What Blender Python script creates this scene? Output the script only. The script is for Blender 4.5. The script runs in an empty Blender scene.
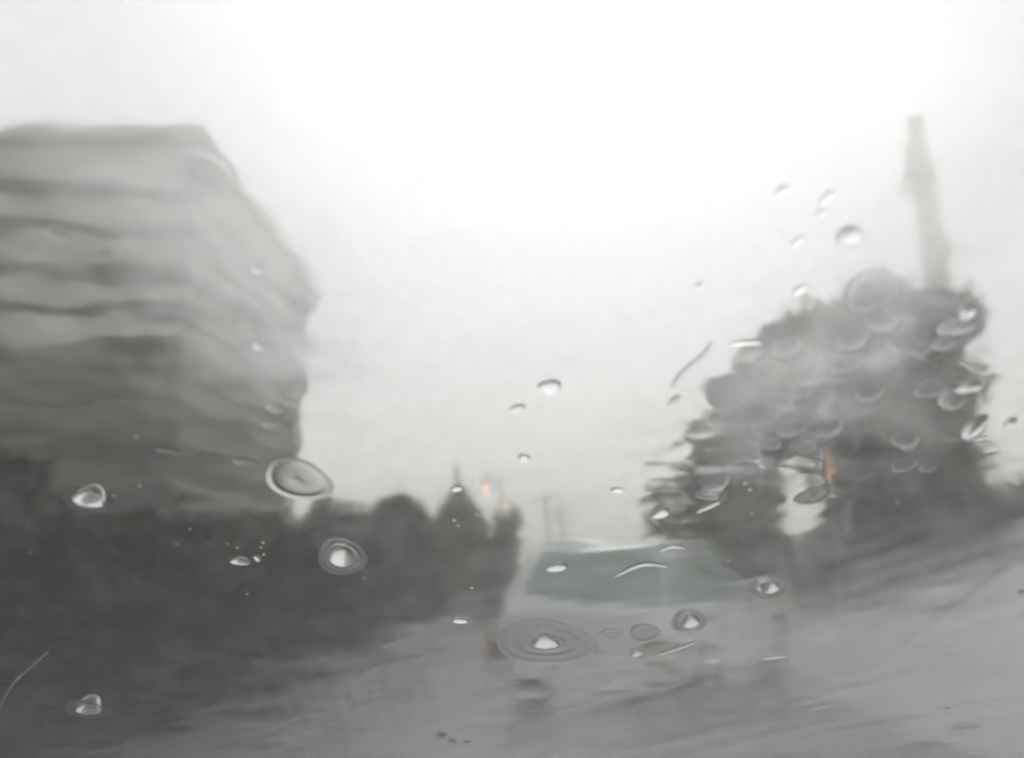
import bpy, bmesh, math, random
import numpy as np
from mathutils import Vector, Matrix, Euler

R = math.radians
rng = random.Random(7)
scene = bpy.context.scene
COL = scene.collection
W, H = 1024, 758
F = 804.0                                   # focal length in pixels

# ------------------------------------------------------------------ camera
CAM = Vector((0, 0, 1.25))
PITCH, YAW = R(13.2), R(2.0)                # looking up a little, road runs slightly right of the axis
cam_rot = Euler((math.pi / 2 + PITCH, 0, YAW), 'XYZ')
cd = bpy.data.cameras.new('camera')
cam = bpy.data.objects.new('camera', cd)
COL.objects.link(cam)
cam.location = CAM
cam.rotation_euler = cam_rot
cd.sensor_width = 36
cd.lens = 36 * F / W
cd.clip_start = 0.01
cd.clip_end = 5000
cd.dof.use_dof = True
cd.dof.focus_distance = 0.46
cd.dof.aperture_fstop = 7.0
scene.camera = cam
CM = cam_rot.to_matrix()

def ray(px, py):
    d = Vector(((px - W / 2) / F, -(py - H / 2) / F, -1.0))
    return (CM @ d).normalized()

def at(px, py, Y):
    d = ray(px, py)
    return CAM + d * (Y / d.y)

# ------------------------------------------------------------------ helpers
def link(o, parent=None):
    COL.objects.link(o)
    if parent is not None:
        o.parent = parent
    return o

def obj(name, bm, mat, parent=None, smooth=False, recalc=True):
    if recalc:
        bmesh.ops.recalc_face_normals(bm, faces=bm.faces[:])
    me = bpy.data.meshes.new(name)
    bm.to_mesh(me)
    bm.free()
    if mat is not None:
        me.materials.append(mat)
    if smooth:
        me.polygons.foreach_set('use_smooth', [True] * len(me.polygons))
    return link(bpy.data.objects.new(name, me), parent)

def np_mesh(name, verts, faces, mat, parent=None, smooth=True):
    """verts (n,3) array, faces (m,4) or (m,3) int array"""
    me = bpy.data.meshes.new(name)
    n, m, k = len(verts), len(faces), faces.shape[1]
    me.vertices.add(n)
    me.vertices.foreach_set('co', np.asarray(verts, dtype=np.float32).ravel())
    me.loops.add(m * k)
    me.loops.foreach_set('vertex_index', faces.astype(np.int32).ravel())
    me.polygons.add(m)
    me.polygons.foreach_set('loop_start', np.arange(0, m * k, k, dtype=np.int32))
    me.polygons.foreach_set('loop_total', np.full(m, k, dtype=np.int32))
    me.polygons.foreach_set('use_smooth', np.full(m, smooth))
    me.materials.append(mat)
    me.update(calc_edges=True)
    me.validate()
    return link(bpy.data.objects.new(name, me), parent)

def tag(o, label=None, cat=None, group=None, kind=None):
    for k, v in (('label', label), ('category', cat), ('group', group), ('kind', kind)):
        if v:
            o[k] = v
    return o

def thing(name, label, cat, loc=(0, 0, 0), rz=0, group=None):
    o = bpy.data.objects.new(name, None)
    COL.objects.link(o)
    o.location = loc
    o.rotation_euler = (0, 0, rz)
    return tag(o, label, cat, group)

def box(bm, x0, x1, y0, y1, z0, z1, bevel=0.0):
    m = Matrix.Translation(((x0 + x1) / 2, (y0 + y1) / 2, (z0 + z1) / 2)) @ Matrix.Diagonal((x1 - x0, y1 - y0, z1 - z0, 1))
    r = bmesh.ops.create_cube(bm, size=1, matrix=m)
    if bevel > 0:
        es = list({e for v in r['verts'] for e in v.link_edges})
        bmesh.ops.bevel(bm, geom=es, offset=bevel, segments=2, affect='EDGES', profile=0.5)

def cone(bm, p0, p1, r0, r1, n=10, caps=True):
    p0, p1 = Vector(p0), Vector(p1)
    d = p1 - p0
    m = Matrix.Translation((p0 + p1) / 2) @ d.to_track_quat('Z', 'Y').to_matrix().to_4x4()
    bmesh.ops.create_cone(bm, cap_ends=caps, segments=n, radius1=r0, radius2=r1, depth=d.length, matrix=m)

# ------------------------------------------------------------------ materials
def nt(name):
    m = bpy.data.materials.new(name)
    m.use_nodes = True
    t = m.node_tree
    return m, t, t.nodes['Principled BSDF'], t.nodes['Material Output']

def N(t, typ, **kw):
    n = t.nodes.new(typ)
    for k, v in kw.items():
        if k.startswith('_'):
            setattr(n, k[1:], v)
        else:
            n.inputs[k.replace('__', ' ')].default_value = v
    return n

def noisy(name, c0, c1, scale=4.0, rough=(0.6, 0.6), bump=0.0, bump_scale=40.0, detail=6.0, coat=0.0, spec=0.5):
    m, t, b, out = nt(name)
    tc = N(t, 'ShaderNodeTexCoord')
    n = N(t, 'ShaderNodeTexNoise', Scale=scale, Detail=detail)
    t.links.new(tc.outputs['Object'], n.inputs['Vector'])
    cr = N(t, 'ShaderNodeValToRGB')
    cr.color_ramp.elements[0].position, cr.color_ramp.elements[1].position = 0.3, 0.7
    cr.color_ramp.elements[0].color = (*c0, 1)
    cr.color_ramp.elements[1].color = (*c1, 1)
    t.links.new(n.outputs['Fac'], cr.inputs['Fac'])
    t.links.new(cr.outputs['Color'], b.inputs['Base Color'])
    mr = N(t, 'ShaderNodeMapRange')
    mr.inputs['From Min'].default_value, mr.inputs['From Max'].default_value = 0.3, 0.7
    mr.inputs['To Min'].default_value, mr.inputs['To Max'].default_value = rough
    t.links.new(n.outputs['Fac'], mr.inputs['Value'])
    t.links.new(mr.outputs['Result'], b.inputs['Roughness'])
    b.inputs['Coat Weight'].default_value = coat
    b.inputs['Specular IOR Level'].default_value = spec
    if bump:
        n2 = N(t, 'ShaderNodeTexNoise', Scale=bump_scale, Detail=4.0)
        t.links.new(tc.outputs['Object'], n2.inputs['Vector'])
        bp = N(t, 'ShaderNodeBump', Strength=bump, Distance=0.02)
        t.links.new(n2.outputs['Fac'], bp.inputs['Height'])
        t.links.new(bp.outputs['Normal'], b.inputs['Normal'])
    return m

def plain(name, c, rough=0.5, metal=0.0, coat=0.0, emit=None):
    m, t, b, out = nt(name)
    b.inputs['Base Color'].default_value = (*c, 1)
    b.inputs['Roughness'].default_value = rough
    b.inputs['Metallic'].default_value = metal
    b.inputs['Coat Weight'].default_value = coat
    if emit:
        b.inputs['Emission Color'].default_value = (*emit[0], 1)
        b.inputs['Emission Strength'].default_value = emit[1]
    return m

M = {}
M['asphalt'] = noisy('wet asphalt', (.085, .086, .085), (.13, .131, .13), 1.3, (.14, .38), .25, 60)
M['ground'] = noisy('soil and grass', (.03, .036, .022), (.07, .075, .05), 2.0, (.5, .8), .6, 30)
M['bank'] = noisy('pale added bank', (.42, .425, .42), (.52, .525, .52), 1.1, (.3, .6), .3, 25)
M['kerb'] = noisy('kerb stone', (.16, .16, .155), (.26, .26, .25), 3, (.3, .5), .2, 50)
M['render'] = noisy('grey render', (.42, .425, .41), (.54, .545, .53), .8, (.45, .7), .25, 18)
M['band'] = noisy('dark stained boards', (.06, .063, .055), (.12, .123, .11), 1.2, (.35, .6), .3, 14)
M['foot_shade'] = noisy('wall foot shade', (.018, .020, .016), (.05, .053, .045), 1.5, (.4, .65), .4, 22)  # shade at the foot of the building, painted in as a dark wall tone
M['mid_shade'] = noisy('wall mid shade', (.10, .102, .092), (.18, .182, .168), 1.5, (.4, .65), .4, 22)  # half-dark step of the same painted shading down the wall
M['sideband'] = noisy('paler stained boards', (.17, .172, .16), (.26, .262, .25), 1.2, (.35, .6), .3, 14)  # side bands coloured paler than the front ones
M['trim'] = noisy('weathered trim', (.13, .13, .125), (.2, .2, .19), 2, (.4, .6))
M['roof'] = noisy('wet roofing felt', (.05, .05, .05), (.09, .09, .09), 2, (.2, .4))
M['win'] = plain('dark window glass', (.012, .014, .015), .08)
M['bark'] = noisy('wet bark', (.03, .026, .02), (.07, .06, .05), 6, (.5, .8), .6, 30)
M['pole'] = noisy('haze paled pole timber', (.30, .29, .27), (.40, .39, .37), 5, (.5, .8), .3, 40)  # lightened base colour paints in the haze over the poles
M['leaf'] = noisy('broad leaves', (.026, .032, .02), (.15, .162, .115), 1.1, (.3, .55))
M['leaf2'] = noisy('dark hedge leaves', (.010, .0135, .008), (.030, .036, .021), 1.8, (.45, .7), spec=.15)
M['needle'] = noisy('conifer needles', (.02, .03, .018), (.045, .06, .035), 2.2, (.4, .6))
M['paint'] = plain('silver white car paint', (.70, .71, .715), .28, .05, .6)
M['carglass'] = plain('green tinted car glass', (.23, .275, .25), .12)
M['tyre'] = plain('tyre rubber', (.015, .015, .015), .6)
M['rim'] = plain('alloy rim', (.3, .3, .31), .35, .8)
M['plastic'] = plain('black plastic', (.02, .02, .02), .45)
M['redlens'] = plain('red lamp lens', (.12, .02, .015), .2, 0, .3)
M['plate'] = plain('pale plate', (.5, .5, .45), .4)
M['steel'] = plain('galvanised steel', (.18, .18, .18), .45, .6)
M['amber'] = plain('amber lamp glow', (.8, .35, .08), .4, 0, 0, ((1.0, .52, .26), 3.0))
M['rubber'] = plain('black rubber seal', (.012, .012, .012), .55)
M['debris'] = noisy('dead leaf scrap', (.012, .011, .009), (.03, .026, .02), 300, (.6, .8))

def water(name, misted=False, rough=0.0):
    m, t, b, out = nt(name)
    t.nodes.remove(b)
    g = N(t, 'ShaderNodeBsdfGlass', Roughness=rough, IOR=1.33)
    if misted:                              # fine spray standing on the film
        g2 = N(t, 'ShaderNodeBsdfGlass', Roughness=0.88, IOR=1.33)
        at_ = N(t, 'ShaderNodeAttribute', _attribute_name='mist')
        mx = N(t, 'ShaderNodeMixShader')
        t.links.new(at_.outputs['Fac'], mx.inputs[0])
        t.links.new(g.outputs[0], mx.inputs[1]); t.links.new(g2.outputs[0], mx.inputs[2])
        g = mx
    t.links.new(g.outputs[0], out.inputs['Surface'])
    return m
M['film'] = water('rain film water', True)
M['water'] = water('rain water', rough=.19)

def pane_glass():
    """windscreen: clear glass with a thin breath of condensation, wiped into uneven smears"""
    m, t, b, out = nt('misted windscreen glass')
    t.nodes.remove(b)
    at_ = N(t, 'ShaderNodeAttribute', _attribute_name='mist')
    g1 = N(t, 'ShaderNodeBsdfGlass', Roughness=0.055, IOR=1.5)
    g2 = N(t, 'ShaderNodeBsdfGlass', Roughness=0.88, IOR=1.5)
    mx = N(t, 'ShaderNodeMixShader')
    t.links.new(at_.outputs['Fac'], mx.inputs[0])
    t.links.new(g1.outputs[0], mx.inputs[1]); t.links.new(g2.outputs[0], mx.inputs[2])
    t.links.new(mx.outputs[0], out.inputs['Surface'])
    return m
M['pane'] = pane_glass()

# ------------------------------------------------------------------ sky, sun, haze
SUN_EL, SUN_AZ = R(50), R(4)               # behind the cloud, ahead of the car (azimuth from +Y towards +X)
world = bpy.data.worlds.new('World')
scene.world = world
world.use_nodes = True
wt = world.node_tree
bg = wt.nodes['Background']
sky = N(wt, 'ShaderNodeTexSky', _sky_type='NISHITA', _sun_disc=False)
sky.sun_elevation = SUN_EL
sky.sun_rotation = SUN_AZ
sky.dust_density = 6.0
sky.air_density = 1.0
sky.altitude = 0
hs = N(wt, 'ShaderNodeHueSaturation', Saturation=0.04)
wt.links.new(sky.outputs[0], hs.inputs['Color'])
cl = N(wt, 'ShaderNodeMix', _data_type='RGBA', _blend_type='ADD')      # clear sky light plus an even cloud layer
cl.inputs[0].default_value = 1.0
sc_ = N(wt, 'ShaderNodeMix', _data_type='RGBA', _blend_type='MULTIPLY')
sc_.inputs[0].default_value = 1.0
sc_.inputs[7].default_value = (.24, .24, .24, 1)
wt.links.new(hs.outputs[0], sc_.inputs[6])
wt.links.new(sc_.outputs[2], cl.inputs[6])
cl.inputs[7].default_value = (6.7, 6.76, 6.7, 1)
wt.links.new(cl.outputs[2], bg.inputs['Color'])
bg.inputs['Strength'].default_value = 0.10

sl = bpy.data.lights.new('sun', 'SUN')
sl.energy = 0.6
sl.angle = R(25)
sl.color = (1, .97, .93)
so = bpy.data.objects.new('sun', sl)
COL.objects.link(so)
sd = Vector((math.sin(SUN_AZ) * math.cos(SUN_EL), math.cos(SUN_AZ) * math.cos(SUN_EL), math.sin(SUN_EL)))
so.rotation_euler = sd.to_track_quat('Z', 'Y').to_euler()
so.location = sd * 60

hm = bpy.data.materials.new('rain haze')
hm.use_nodes = True
ht = hm.node_tree
ht.nodes.remove(ht.nodes['Principled BSDF'])
pv = N(ht, 'ShaderNodeVolumePrincipled', Density=0.0085, Anisotropy=0.2)
pv.inputs['Color'].default_value = (.97, 1, .94, 1)
ht.links.new(pv.outputs[0], ht.nodes['Material Output'].inputs['Volume'])
bm = bmesh.new()
box(bm, -420, 420, -420, 420, -1.05, 15.0)
tag(obj('haze', bm, hm), kind='stuff')

# ------------------------------------------------------------------ ground, road, added bank
def bank_z(x, y):
    s = max(0.0, x - 2.95)
    z = 0.62 * s
    if z > 2.3:
        z = 2.3 + (z - 2.3) * 0.05
    return min(z, 2.6)

def grid_sheet(name, xs, ys, zf, mat, kind='structure', smooth=True):
    v = np.array([[x, y, zf(x, y)] for y in ys for x in xs])
    nx, ny = len(xs), len(ys)
    i = np.arange(nx * ny).reshape(ny, nx)
    f = np.stack([i[:-1, :-1], i[:-1, 1:], i[1:, 1:], i[1:, :-1]], -1).reshape(-1, 4)
    return tag(np_mesh(name, v, f, mat, smooth=smooth), kind=kind)

gx = sorted(set([-400, -200, -100, -50, -30, -20, -14, -10, -6, -4, -2, 0, 2] + [2.95 + .25 * k for k in range(17)] + [8, 10, 14, 20, 30, 50, 100, 200, 400]))
gy = [-400, -200, -100, -40, -20, -10, -5] + list(range(-4, 60, 2)) + [70, 90, 120, 160, 220, 300, 400]
grid_sheet('ground', gx, gy, bank_z, M['ground'])
rx = [-1.75 + 4.7 * k / 24 for k in range(25)]
grid_sheet('road', rx, [-60, -20, -5] + [2 * k for k in range(0, 40)] + [100, 160, 260, 390], lambda x, y: .004 + .02 * (1 - ((x - .6) / 2.35) ** 2), M['asphalt'])
bx_ = [2.97 + .22 * k for k in range(24)]
by_ = [-6 + .5 * k for k in range(35)]
def added_bank_z(x, y):
    return bank_z(x, y) + .012 + .02 * math.sin(x * 2.1 + y * .7) * min(1, (x - 2.97))
grid_sheet('added_bank', bx_, by_, lambda x, y: added_bank_z(x, y) + (.03 if False else 0), M['bank'])  # added pale slope standing in for mist low on the windscreen
bm = bmesh.new()
for k in range(0, 90):
    y0 = -6 + k * .9
    box(bm, -1.88, -1.752, y0, y0 + .892, -.05, .125, .012)
tag(obj('kerb', bm, M['kerb']), kind='structure')
bm = bmesh.new()
box(bm, -2.9, -1.883, -6, 75, -.05, .115)
tag(obj('pavement', bm, M['asphalt']), kind='structure')

# ------------------------------------------------------------------ building on the left
def building():
    D0, D1 = 13.0, 19.7
    c = at(200, 134, D0)
    XR, TOP = c.x, c.z
    XL = -15.5
    t = thing('apartment_building', 'tall grey flat roofed building with dark horizontal bands, standing in the rain behind the hedge', 'building', (XR, D0, 0))
    Lx = XL - XR
    dep = D1 - D0
    bm = bmesh.new()
    ZS = 5.0  # storeys below get darker tones that paint the light falling off downward
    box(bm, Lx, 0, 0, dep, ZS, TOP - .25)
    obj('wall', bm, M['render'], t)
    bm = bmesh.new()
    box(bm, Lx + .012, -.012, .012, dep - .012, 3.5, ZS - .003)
    obj('middle_wall', bm, M['mid_shade'], t)
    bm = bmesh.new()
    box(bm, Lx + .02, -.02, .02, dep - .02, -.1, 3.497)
    obj('lower_wall', bm, M['foot_shade'], t)
    bm = bmesh.new()
    box(bm, Lx - .1, .10, -.10, dep + 1.45, TOP - .247, TOP, .03)
    rf = obj('roof', bm, M['render'], t)
    bm = bmesh.new()
    box(bm, Lx + .2, -.2, .2, dep + 1.2, TOP + .002, TOP + .03)
    bm2 = bmesh.new()
    box(bm2, Lx + .5, -.06, dep + .01, dep + 1.3, TOP - .75, TOP - .25, .02)
    obj('eave_beam', bm2, M['render'], rf)
    obj('roof_covering', bm, M['roof'], rf)
    # dark boarded bands, one mesh each, standing proud of the render on both faces
    z = TOP - 1.05
    step = .73
    k = 0
    while z > .5:
        hb = .30
        bm = bmesh.new()
        hz = hb * (.75 + .5 * rng.random())
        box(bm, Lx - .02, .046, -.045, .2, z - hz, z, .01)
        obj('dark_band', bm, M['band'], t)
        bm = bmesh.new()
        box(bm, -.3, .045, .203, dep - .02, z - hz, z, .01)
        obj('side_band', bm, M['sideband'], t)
        z -= step
        k += 1
    # windows: front rows and side rows
    for row, zc in enumerate((1.75,)):
        if zc > TOP - 1.2:
            continue
        for xw in (-1.9, -3.55, -5.9, -7.6):
            bm = bmesh.new()
            box(bm, xw - .62, xw + .62, -.09, .02, zc - .62, zc + .62, .01)
            w = obj('window', bm, M['trim'], t)
            bm = bmesh.new()
            box(bm, xw - .53, xw - .02, -.098, -.06, zc - .53, zc + .53)
            box(bm, xw + .02, xw + .53, -.098, -.06, zc - .53, zc + .53)
            obj('pane', bm, M['win'], w)
        for yw in ((3.0,) if row == 0 else ()):
            bm = bmesh.new()
            box(bm, -.02, .08, yw - .5, yw + .5, zc - .6, zc + .6, .01)
            w = obj('window', bm, M['trim'], t)
            bm = bmesh.new()
            box(bm, .05, .088, yw - .42, yw - .02, zc - .52, zc + .52)
            box(bm, .05, .088, yw + .02, yw + .42, zc - .52, zc + .52)
            obj('pane', bm, M['win'], w)
    bm = bmesh.new()
    cone(bm, (.12, dep - .15, 0), (.12, dep - .15, TOP - .25), .05, .05, 10)
    obj('drainpipe', bm, M['plastic'], t)
    # the street front is not square to the side wall: it runs towards us on the left
    todo = list(t.children)
    while todo:
        o = todo.pop()
        todo += list(o.children)
        for v in o.data.vertices:
            if v.co.x < 0:
                v.co.y += .14 * v.co.x
    return t
building()

# ------------------------------------------------------------------ vegetation
def leaf_mesh(centers, size, flat=0.0, seed=1, aspect=1.5):
    r = np.random.default_rng(seed)
    n = len(centers)
    a = r.normal(size=(n, 3)); a /= np.linalg.norm(a, axis=1)[:, None]
    b = r.normal(size=(n, 3)); b -= (b * a).sum(1)[:, None] * a
    b /= np.linalg.norm(b, axis=1)[:, None]
    s = size * r.uniform(.6, 1.3, size=(n, 1))
    c = np.cross(a, b)
    p = np.asarray(centers)
    fold = c * s * .18
    v = np.stack([p - a * s * aspect / 2, p + b * s * .5 + fold, p + a * s * aspect / 2, p - b * s * .5 + fold], 1).reshape(-1, 3)
    f = np.arange(4 * n).reshape(n, 4)
    return v, f

def clump_points(clumps, per_vol, seed, shell=.55):
    r = np.random.default_rng(seed)
    out = []
    for (cx, cy, cz, rx, ry, rz) in clumps:
        n = int(per_vol * (rx * ry * rz) ** (2 / 3))
        d = r.normal(size=(n, 3)); d /= np.linalg.norm(d, axis=1)[:, None]
        rad = (shell + (1 - shell) * r.random((n, 1))) * (1 + .18 * r.normal(size=(n, 1)))
        out.append(np.array([cx, cy, cz]) + d * rad * np.array([rx, ry, rz]))
    return np.concatenate(out)

def branch_bm(base, tips, r0, seed):
    rg = random.Random(seed)
    bm = bmesh.new()
    top = None
    p = Vector(base)
    trunk_top = Vector(base) + Vector((rg.uniform(-.2, .2), rg.uniform(-.2, .2), (sum(t[2] for t in tips) / len(tips) - base[2]) * .6))
    seg = 5
    for k in range(seg):
        q = Vector(base).lerp(trunk_top, (k + 1) / seg) + Vector((rg.uniform(-.05, .05), rg.uniform(-.05, .05), 0))
        cone(bm, p, q, r0 * (1 - .6 * k / seg) * (1.25 if k == 0 else 1), r0 * (1 - .6 * (k + 1) / seg), 10)
        p = q
    for tp in tips:
        a = Vector(base).lerp(trunk_top, rg.uniform(.55, 1.0))
        b = Vector(tp)
        m_ = a.lerp(b, .5) + Vector((rg.uniform(-.2, .2), rg.uniform(-.2, .2), rg.uniform(0, .25)))
        cone(bm, a, m_, r0 * .36, r0 * .22, 7)
        cone(bm, m_, b, r0 * .22, r0 * .06, 7)
    return bm

def tree(name, label, cat, base, clumps, mat, per, size, r0, seed, group=None):
    t = thing(name, label, cat, base, 0, group)
    loc = [(c[0] - base[0], c[1] - base[1], c[2] - base[2], c[3], c[4], c[5]) for c in clumps]
    pts = clump_points(loc, per, seed)
    v, f = leaf_mesh(pts, size, seed=seed)
    np_mesh('crown', v, f, mat, t, smooth=False)
    obj('trunk', branch_bm((0, 0, -.15), [(c[0], c[1], c[2]) for c in loc], r0, seed), M['bark'], t, True)
    return t

def px_clumps(items, Y):
    """clump centres listed as (column, row, radius in columns, depth offset) seen at depth Y -> world clumps"""
    out = []
    for (px, py, pr, dy) in items:
        p = at(px, py, Y + dy)
        r = pr / F * (Y + dy)
        out.append((p.x, p.y, p.z, r, r, r * .85))
    return out

# large broadleaf tree on the added bank at the right
big = px_clumps([(925, 335, 48, 0), (880, 330, 48, .6), (940, 390, 44, .2), (850, 370, 46, -.5), (800, 350, 36, .5), (775, 390, 42, 0), (745, 430, 40, -.3),
                 (820, 420, 46, .7), (880, 420, 52, -.4), (935, 440, 46, .3), (790, 450, 30, .2), (905, 480, 58, 0), (850, 480, 34, .3), (955, 475, 32, -.2),
                 (730, 400, 24, .4), (905, 305, 30, 0), (945, 320, 34, .3), (835, 325, 30, .1), (760, 360, 26, .2), (785, 338, 26, .2), (728, 392, 24, .1), (702, 448, 22, .2), (868, 300, 24, 0)], 12.5)
tree('broadleaf_tree', 'largest leafy tree, on the added pale bank below the leaning utility pole', 'tree',
     (5.6, 12.6, 1.6), big, M['leaf'], 620, .17, .2, 11)
small = px_clumps([(685, 500, 34, 0), (715, 475, 36, .3), (745, 505, 36, -.2), (668, 525, 26, .1), (720, 535, 44, 0), (765, 535, 28, .2), (700, 545, 36, -.2), (762, 490, 20, 0), (755, 560, 36, .1)], 11.0)
tree('small_tree', 'low bushy tree behind the pale car, left of the bright gap', 'tree', (2.75, 11.05, 0), small, M['leaf'], 800, .14, .09, 12)
hb = px_clumps([(845, 525, 34, 0), (885, 520, 44, .2), (935, 515, 44, 0), (985, 520, 40, .1), (1040, 505, 46, 0), (860, 560, 46, -.2), (910, 555, 50, -.2), (965, 545, 46, -.3), (1020, 535, 42, -.2),
                (820, 580, 36, -.3), (1090, 500, 50, 0)], 10.6)
tree('bank_shrub', 'wide dark shrub along the top of the added pale bank, right of the bright gap', 'shrub', (4.6, 10.7, 1.0), hb, M['leaf2'], 800, .12, .08, 13)

# hedge on the left: one long clipped body of leaves with an uneven top
def hedge(label, x0, x1, y0, y1, h, seed, mat, dens, size):
    r = np.random.default_rng(seed)
    t = thing('hedge', label, 'hedge', ((x0 + x1) / 2, (y0 + y1) / 2, 0))
    n = int(dens * (y1 - y0) * (h + (x1 - x0)))
    y = r.uniform(y0, y1, n)
    hh = h + .14 * np.sin(y * 1.1 + seed) + .14 * np.sin(y * 2.7 + 1.3 * seed) + .07 * np.sin(y * 6.1) + .07 * r.normal(size=n)
    side = r.random(n)
    z = np.where(side < .62, r.uniform(0, 1, n) * hh, hh - np.abs(r.normal(size=n)) * .1)
    wx = x1 - x0
    xoff = np.where(side < .45, x1 - np.abs(r.normal(size=n)) * .1 + .06 * np.sin(y * 2 + z * 3), np.where(side < .62, x0 + np.abs(r.normal(size=n)) * .1, r.uniform(x0, x1, n)))
    x = xoff
    en = r.random(n) < .06
    y = np.where(en, y0 + np.abs(r.normal(size=n)) * .1, y)
    x = np.where(en, r.uniform(x0, x1, n), x)
    p = np.stack([x - (x0 + x1) / 2, y - (y0 + y1) / 2, z], 1)
    v, f = leaf_mesh(p, size, seed=seed)
    np_mesh('foliage', v, f, mat, t, smooth=False)
    bm = bmesh.new()
    box(bm, -wx / 2 + .22, wx / 2 - .22, -(y1 - y0) / 2 + .2, (y1 - y0) / 2 - .2, -.1, h - .3, .08)
    obj('branch_core', bm, M['bark'], t)
    return t
hedge('long dark clipped hedge beside the wet road, below the banded building', -3.9, -2.75, 3.3, 28, 1.53, 3, M['leaf2'], 700, .085)

def shrub_tree(name, label, px, base_py, top_py, w, Y, seed, mat, group=None, n=9, size=.16, per=1100):
    rg = random.Random(seed)
    it = []
    for k in range(n):
        f_ = k / (n - 1)
        py = base_py + (top_py - base_py) * f_
        ww = w * (1 - .55 * f_ ** 1.5)
        it.append((px + rg.uniform(-.55, .55) * ww, py + ww * .2 * (1 if f_ < .5 else 1.0), ww * rg.uniform(.5, .72), rg.uniform(-.6, .6)))
    it.append((px, top_py + w * .3, w * .32, 0))
    cl = px_clumps(it, Y)
    b = at(px, base_py, Y)
    return tree(name, label, 'tree', (b.x, Y, 0), cl, mat, per, size, .12, seed, group)

shrub_tree('bushy_tree', 'broad dark bush right against the foot of the banded building', 322, 585, 506, 52, 15, 21, M['leaf2'], n=8)
shrub_tree('bushy_tree', 'mid grey bush with a flat top, between building and pointed conifer', 404, 590, 500, 40, 19, 22, M['leaf2'], n=8, size=.2)
shrub_tree('bushy_tree', 'round grey tree under the amber lamps, nearest the far end of the road', 505, 595, 516, 32, 26, 23, M['leaf2'], n=9, size=.24, per=1000)
shrub_tree('bushy_tree', 'low wide bush just left of the pointed conifer', 382, 590, 508, 50, 21, 24, M['leaf2'], n=7, size=.22)

def conifer(label, px, top_py, Y, w, seed):
    p = at(px, top_py, Y)
    hgt = p.z
    t = thing('conifer', label, 'tree', (p.x, Y, 0))
    r = np.random.default_rng(seed)
    pts = []
    rad0 = w / F * Y
    for k in range(26):
        f_ = k / 25
        z = .5 + (hgt - .9) * f_
        rr = rad0 * (1 - f_) ** .8 + .5 * (1 - f_ ** 6)
        n = int(150 * rr + 40)
        a = r.uniform(0, 2 * math.pi, n)
        q = rr * np.sqrt(r.random(n)) * (1 + .12 * np.sin(5 * a + k))
        pts.append(np.stack([q * np.cos(a), q * np.sin(a), z - .25 * q + .1 * r.normal(size=n)], 1))
    v, f = leaf_mesh(np.concatenate(pts), .2, seed=seed, aspect=2.4)
    np_mesh('crown', v, f, M['needle'], t, smooth=False)
    bm = bmesh.new()
    cone(bm, (0, 0, -.1), (0, 0, hgt - .3), .16, .04, 8)
    obj('trunk', bm, M['bark'], t, True)
    bm = bmesh.new()
    tz = at(455, 461, Y).z
    cone(bm, (-.06, 0, hgt - .4), (-.12, 0, tz), .07, .04, 6)
    obj('leader_shoot', bm, M['needle'], t, True)
conifer('dome topped dark conifer with a thin leader shoot, left of the amber lamps', 458, 480, 27, 34, 31)

# ------------------------------------------------------------------ poles and lamps
def utility_pole():
    Y = 27.0
    b = at(948, 500, Y); b.z = bank_z(b.x, Y)
    m_ = at(934, 285, Y); m2 = at(926, 200, Y); tp = at(911, 116, Y)
    t = thing('utility_pole', 'leaning pale utility pole with a thicker top rising above the largest tree', 'utility pole', b)
    bm = bmesh.new()
    cone(bm, (0, 0, -.2), m_ - b, .46, .40, 14)
    cone(bm, m_ - b, m2 - b, .399, .34, 14)
    cone(bm, m2 - b, tp - b, .339, .32, 14)
    obj('pole', bm, M['pole'], t, True)
    bm = bmesh.new()
    a0, a1 = at(913, 196, Y) - b, at(911, 150, Y) - b
    cone(bm, a0 + Vector((-.02, -.12, 0)), a1 + Vector((-.02, -.12, 0)), .40, .40, 16)
    cone(bm, a1 + Vector((-.02, -.12, 0)), a1 + Vector((-.02, -.12, .08)), .40, .15, 16)
    obj('transformer_can', bm, M['steel'], t, True)
    return t
utility_pole()

def far_pole(label, px, base, top, Y, arm):
    b = at(px, base, Y); b.z = 0
    tp = at(px, top, Y)
    t = thing('roadside_pole', label, 'pole', b, 0, 'thin poles at the far end of the road')
    h = tp.z
    bm = bmesh.new()
    cone(bm, (0, 0, -.1), (0, 0, h), .14, .10, 10)
    obj('pole', bm, M['pole'], t, True)
    bm = bmesh.new()
    box(bm, -arm, arm, -.07, .07, h - .35, h - .2, .01)
    obj('crossarm', bm, M['pole'], t)
    return tp
fp1 = far_pole('faint thin pole with a crossarm, taller one of two above the car roof', 547, 560, 494, 55, 1.1)
fp2 = far_pole('faint shorter pole with a wide crossarm, nearer the small tree above the car roof', 563, 560, 508, 52, 1.0)

def street_lamp(label, px, py, Y, post_dx, r):
    p = at(px, py, Y)
    t = thing('street_lamp', label, 'street lamp', (p.x + post_dx, Y, 0), 0, 'lit amber lamps down the road')
    bm = bmesh.new()
    cone(bm, (0, 0, -.1), (0, 0, p.z + .12), .045, .03, 10)
    cone(bm, (0, 0, p.z + .1), (-post_dx, 0, p.z + .24), .04, .035, 8)
    obj('post', bm, M['steel'], t, True)
    bm = bmesh.new()
    box(bm, -post_dx - .2, -post_dx + .2, -.1, .1, p.z + .14, p.z + .27, .04)
    hd = obj('lamp_head', bm, M['steel'], t)
    bm = bmesh.new()
    bmesh.ops.create_uvsphere(bm, u_segments=16, v_segments=10, radius=1, matrix=Matrix.Translation((-post_dx, 0, p.z)) @ Matrix.Diagonal((r, r * .8, r * .75, 1)))
    obj('lens', bm, M['amber'], hd, True)
street_lamp('brighter amber street lamp, just right of the pointed conifer top', 486, 487, 28, .55, .09)
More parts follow.
